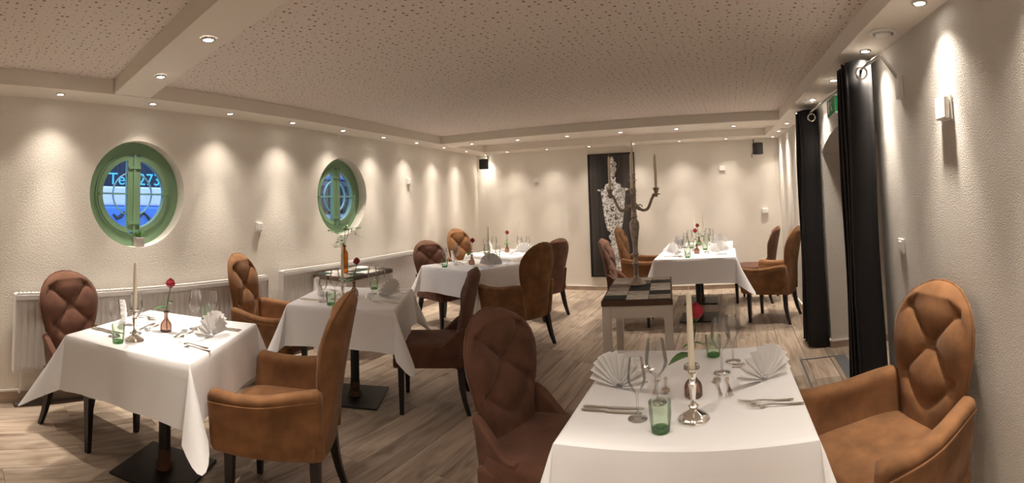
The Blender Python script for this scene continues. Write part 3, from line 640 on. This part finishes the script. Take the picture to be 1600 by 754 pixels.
def make_rose():
    t = thing('rose', '', 'flower')
    st = MB().tube([(.006,0,.006), (.002,0,.09), (.004,.004,.15), (.012,.01,.205), (.016,.012,.232)], .0022, 6).build('stem', 'stem_green', t, smooth=True)
    mb = MB(); c0 = Vector((.016,.012,.23))
    for k in range(16):                                       # wrapped petals
        ly = k/16; a = k*2.4; r0 = .006 + .017*ly; hh = .046 - .012*ly
        def pf(u_, v_, a=a, r0=r0, hh=hh, ly=ly):
            an = a + (u_-.5)*2.0; rr = r0*math.sin(PI*(.16+.60*v_))*1.05 + .004*ly*v_*v_; return c0 + Vector((rr*math.cos(an), rr*math.sin(an), hh*v_ - .010*(2*u_-1)**2*v_ + .004*(1-ly)))
        mb.grid(pf, 5, 5)
    mb.build('bloom', 'rose_red', t, smooth='all', fix=False)
    MB().lathe([(.002,-.008), (.009,-.003), (.010,.004)], 10, c=tuple(c0), cap1=False).build('sepals', 'stem_green', t, smooth='all')
    for b0, d, ln, wd in (((.003,.002,.118), (-.7,-.55,0), .078, .029), ((.004,.004,.150), (-.5,-.3,0), .038, .011), ((.005,.004,.155), (.6,.35,0), .034, .010), ((.004,.003,.145), (-.2,.5,0), .030, .010)):
        leaf(b0, d, ln, wd, .25, .55).build('leaf', 'leaf_green', t, smooth='all')
    return t
rose = Proto(make_rose)

# ------------------------------------------------------------------ lay the tables
def unit(a): return Vector((math.cos(a), math.sin(a), 0))
TABLES = [  # name, centre, angle of the left->right axis, half sizes, corner tips, candle/vase spot, detail
 ('right foreground table', (-.185, 1.905), .03, (.395, .455), (.12,.12,.12,.13), (.02,-.27), 2),
 ('left foreground table', (-2.605, 1.215), .585, (.385, .42), (.17,.15,.13,.22), (-.03,-.27), 2),
 ('second table along the radiators', (-2.70, 2.835), .497, (.395, .415), (.17,.15,.13,.15), (-.03,-.22), 2),
 ('third table along the radiators', (-2.86, 4.93), -.25, (.40, .41), (.15,.15,.13,.16), (.03,.25), 1),
 ('rearmost left table', (-3.02, 6.18), -.22, (.40, .41), (.15,.15,.13,.13), (.03,.25), 1),
 ('near table of the back right pair', (-.45, 5.955), 0, (.46, .42), (.24,.06,.06,.15), (-.03,.24), 1),
 ('far table of the back right pair', (-.48, 6.86), 0, (.46, .41), (.14,.12,.12,.06), (.05,.20), 1)]
for ti, (tn, (cx, cy), an, (hx, hy), tips, cspot, det) in enumerate(TABLES):
    U, V = unit(an), unit(an+PI/2); C = Vector((cx, cy, 0))
    table('pedestal dining table under the white cloth, the %s' % tn, C, an, 'pedestal dining tables')
    cloth('white cloth draped over the %s' % tn, C + Vector((0,0,TOP)), an, hx, hy, ti+3, .275, tips)
    def at(x, y, z=TOP+.0005): return C + U*x + V*y + Vector((0,0,z))
    for sg, side in ((-1, 'left'), (1, 'right')):
        ra = an if sg < 0 else an + PI                        # diner looks along +local x
        def pl(x, y): return at(-sg*x, -sg*y) if sg > 0 else at(x, y)
        w_ = '%s place of the %s' % (side, tn); G = 'the table settings'
        napkin('white fan napkin at the %s' % w_, pl(-.275, -.02), ra + ((1.25, -1.0), (.6, -.3), (.5, -.5), (.9, -.9), (.9, -.9), (.8, -1.0), (.8, -1.0))[ti][sg > 0], 'fan napkins')
        glass_big('large wine glass at the %s' % w_, pl(-.115, -.135), 0, 'large wine glasses'); glass_small('smaller wine glass at the %s' % w_, pl(-.165, -.265), 0, 'smaller wine glasses')
        tumbler('green tumbler at the %s' % w_, pl(-.08, -.345), 0, 'green tumblers')
        for k in range(2): knife('%s knife at the %s' % (('outer', 'inner')[k], w_), pl(-.37, -.225+.027*k), ra + .04*k, 'knives')
        for k in range(2): fork('%s fork at the %s' % (('outer', 'inner')[k], w_), pl(-.39+.03*k, .215-.04*k), ra - .06, 'forks')
        spoon('dessert spoon at the %s' % w_, pl(-.11, .10), ra - PI/2 + .1, 'dessert spoons')
        fork('dessert fork at the %s' % w_, pl(-.135, -.075), ra + PI/2 + .05, 'dessert forks')
    candlestick('silver candlestick on the %s' % tn, at(*cspot), an, 'silver candlesticks'); candle('ivory candle in the candlestick on the %s' % tn, at(*cspot, TOP+.1665), 0, 'table candles')
    vs_ = (.0, .0) if ti else (.01, -.085)
    vase('brown glass bottle vase on the %s' % tn, at(*vs_), 0, 'bottle vases'); ro = rose('red rose in the bottle vase on the %s' % tn, at(*vs_, TOP+.006), .3*ti - .4*(ti == 0), 'red roses'); ro.scale = (1.2, 1.2, 1.19 if ti == 0 else 1.06)

# ------------------------------------------------------------------ chairs
CH = [  # position, direction it faces, armchair or not, label
 ((-.80, 2.02), -.2, 0, 'brown tufted chair left of the right foreground table'), ((.56, 1.90), PI+.32, 1, 'tan tufted armchair right of the right foreground table against the rough wall'),
 ((-3.20, .96), .42, 0, 'brown tufted chair behind the left foreground table by the radiator'), ((-2.02, 1.61), .585+PI, 1, 'tan armchair seen from behind at the left foreground table'),
 ((-3.325, 2.50), .497, 1, 'tan tufted armchair between the left foreground table and the second table'), ((-2.15, 3.10), .55+PI, 0, 'brown chair seen from the side right of the second table along the radiators'),
 ((-3.37, 5.10), -.30, 0, 'brown tufted chair left of the third table along the radiators'), ((-2.17, 4.72), PI-.35, 1, 'tan armchair seen from behind at the third table along the radiators'),
 ((-3.72, 6.42), -.22, 1, 'tan tufted armchair behind the rearmost left table in the corner'), ((-2.43, 5.93), PI-.37, 0, 'brown chair seen from behind at the rearmost left table'),
 ((-1.22, 5.75), .05, 0, 'brown chair left of the near table of the back right pair behind the candelabra'), ((.42, 5.76), PI-.40, 1, 'tan armchair right of the near table of the back right pair'),
 ((-1.26, 6.72), .0, 1, 'tan tufted armchair left of the far table of the back right pair before the poster'), ((.27, 6.78), PI-.25, 0, 'brown chair right of the far table of the back right pair')]
for (x, y), a, tan, lb in CH: (chair_tan if tan else chair_brown)(lb, (x, y, 0), a, 'tan tufted armchairs' if tan else 'brown tufted chairs')

# ------------------------------------------------------------------ side tables with tile tops
def side_table(label, c, rz, wx, wy, nx, ny, h, seed):
    t = thing('side_table', label, 'side table', (c[0], c[1], 0), rz, 'tile-topped side tables'); q = random.Random(seed)
    top = MB().box(-wx/2, wx/2, -wy/2, wy/2, h-.045, h-.006).build('top_board', 'walnut', t, bevel=.002)
    MB().box(-wx/2+.012, wx/2-.012, -wy/2+.012, wy/2-.012, h-.006, h-.003).build('grout', 'dark_grout', top)
    tx, ty = (wx-.024)/nx, (wy-.024)/ny; tm = [None]*6
    for i in range(nx):
        for j in range(ny):
            k = (0,3,5,3,1,0,5,4,3,2,0,1,3,2,4,1,3,5)[(j*nx+i) % 18]
            if tm[k] is None: o = tm[k] = MB().box(-tx/2+.002, tx/2-.002, -ty/2+.002, ty/2-.002, -.003, .003).build('tile', 'tile_%d' % k, top, bevel=.0012)
            else: o = tm[k].copy(); COL.objects.link(o)
            o.location = (-wx/2+.012+tx*(i+.5), -wy/2+.012+ty*(j+.5), h-.003)
    for sx in (-1, 1):
        for sy in (-1, 1): MB().box(sx*(wx/2-.034)-.03, sx*(wx/2-.034)+.03, sy*(wy/2-.034)-.03, sy*(wy/2-.034)+.03, 0, h-.046).build('leg', 'table_white', t, bevel=.003)
        MB().box(sx*(wx/2-.02)-.01, sx*(wx/2-.02)+.01, -wy/2+.06, wy/2-.06, h-.13, h-.046).build('apron', 'table_white', t)
    for sy in (-1, 1): MB().box(-wx/2+.06, wx/2-.06, sy*(wy/2-.02)-.01, sy*(wy/2-.02)+.01, h-.13, h-.046).build('apron', 'table_white', t)
    return t
side_table('white-legged side table with grey tile top carrying the tall candelabra', (-.75, 3.87), .13, .50, .92, 3, 6, .77, 4)
side_table('tile-topped side table standing before the farther radiator', (-3.60, 3.78), .083, .44, .78, 3, 5, .775, 9)
# candelabra
ca = (-.80, 3.98); cb_ = thing('candelabra', 'tall pewter five-armed candelabra on the tile-topped side table', 'candelabra', (*ca, .7705))
MB().lathe([(.001,0), (.078,0), (.080,.008), (.070,.018), (.045,.035), (.024,.060), (.017,.075)], 24, cap0=False, cap1=False).build('base', 'pewter', cb_, smooth=True)
MB().lathe([(r_*1.3, z_) for r_, z_ in [(.017,.072), (.014,.14), (.020,.155), (.026,.17), (.016,.185), (.014,.23), (.022,.245), (.014,.26), (.018,.34), (.032,.46), (.030,.50), (.016,.53), (.022,.545), (.018,.56), (.016,.60), (.026,.63), (.016,.65), (.014,.72), (.022,.75), (.018,.78), (.013,.82)]], 20, cap0=False, cap1=False).build('stem', 'pewter', cb_, smooth=True)
def cup(x, y, z, par): MB().lathe([(.010,z-.035), (.012,z-.02), (.036,z-.014), (.037,z-.010), (.014,z-.006), (.018,z+.012), (.026,z+.034), (.030,z+.040), (.016,z+.040)], 18, c=(x,y,0), cap0=False, cap1=False).build('candle_cup', 'pewter', par, smooth=True)
cup(0, 0, .855, cb_)
AR = [(.35, 0), (PI-.25, 0), (.10+PI/2, 1), (-PI/2+.25, 1)]
long_candle('ivory candle in the middle cup of the candelabra', (*ca, .7705+.895), 0, 'candelabra candles')
for k, a in enumerate((.25, PI+.15, PI/2+.25, -PI/2+.15)):
    d = unit(a); R0 = .175
    arm = MB().tube([d*(.014+R0*q) + Vector((0,0,.645 - .050*math.sin(PI*min(1,q*1.25)) + .085*sm(.55,1,q))) for q in [i/14 for i in range(15)]], [.014]*4+[.0115]*11, 8).build('arm', 'pewter', cb_, smooth=True)
    MB().tube([d*(.05+.022*math.cos(s)) + Vector((0,0,.62+.022*math.sin(s))) for s in [i*.45 for i in range(11)]], .005, 6).build('scroll', 'pewter', arm, smooth=True)
    p_ = d*(R0+.014); cup(p_.x, p_.y, .735, cb_)
    long_candle('ivory candle in the %s of the candelabra' % ('right arm', 'left arm', 'rear arm', 'front arm')[k], Vector((*ca, .7705+.775)) + p_, 0, 'candelabra candles')
# amber bottle with greenery
bp = Vector((-3.58, 3.62, .7755)); bo = thing('amber_bottle', 'tall amber glass bottle holding green sprigs on the wall side table', 'bottle', bp)
MB().lathe([(.001,.002), (.036,.002), (.038,.008), (.038,.19), (.032,.215), (.016,.235), (.014,.265), (.018,.27), (.018,.28), (.013,.281)], 24, cap0=False, cap1=False).build('body', 'amber_glass', bo, smooth='all'); MB().lathe([(.0155,.262), (.0185,.268), (.0185,.278)], 16, cap0=False, cap1=False).build('lip', 'amber_glass', bo, smooth='all')
sp = thing('green_sprigs', 'loose green leafy sprigs standing in the amber bottle', 'plant', bp)
q = random.Random(5)
for k in range(7):
    a = k*.9+.4; tip = Vector((.16*math.cos(a)*q.uniform(.5,1.1), .16*math.sin(a)*q.uniform(.5,1.1), q.uniform(.34,.47))); P_ = [Vector((0,0,.02)), Vector((.004*math.cos(a),.004*math.sin(a),.27)), Vector((tip.x*.4,tip.y*.4,tip.z)), tip + Vector((tip.x*.2, tip.y*.2, -.10 if k % 2 else .02))]
    MB().tube(P_, .0014, 5).build('sprig', 'stem_green', sp)
    for j in range(7): b0 = P_[2].lerp(P_[3], j/6); leaf(b0, (math.cos(a+j*1.9), math.sin(a+j*1.9), 0), .05, .010 if k < 4 else .026, .2, .5).build('leaf', 'leaf_green', sp, smooth='all')
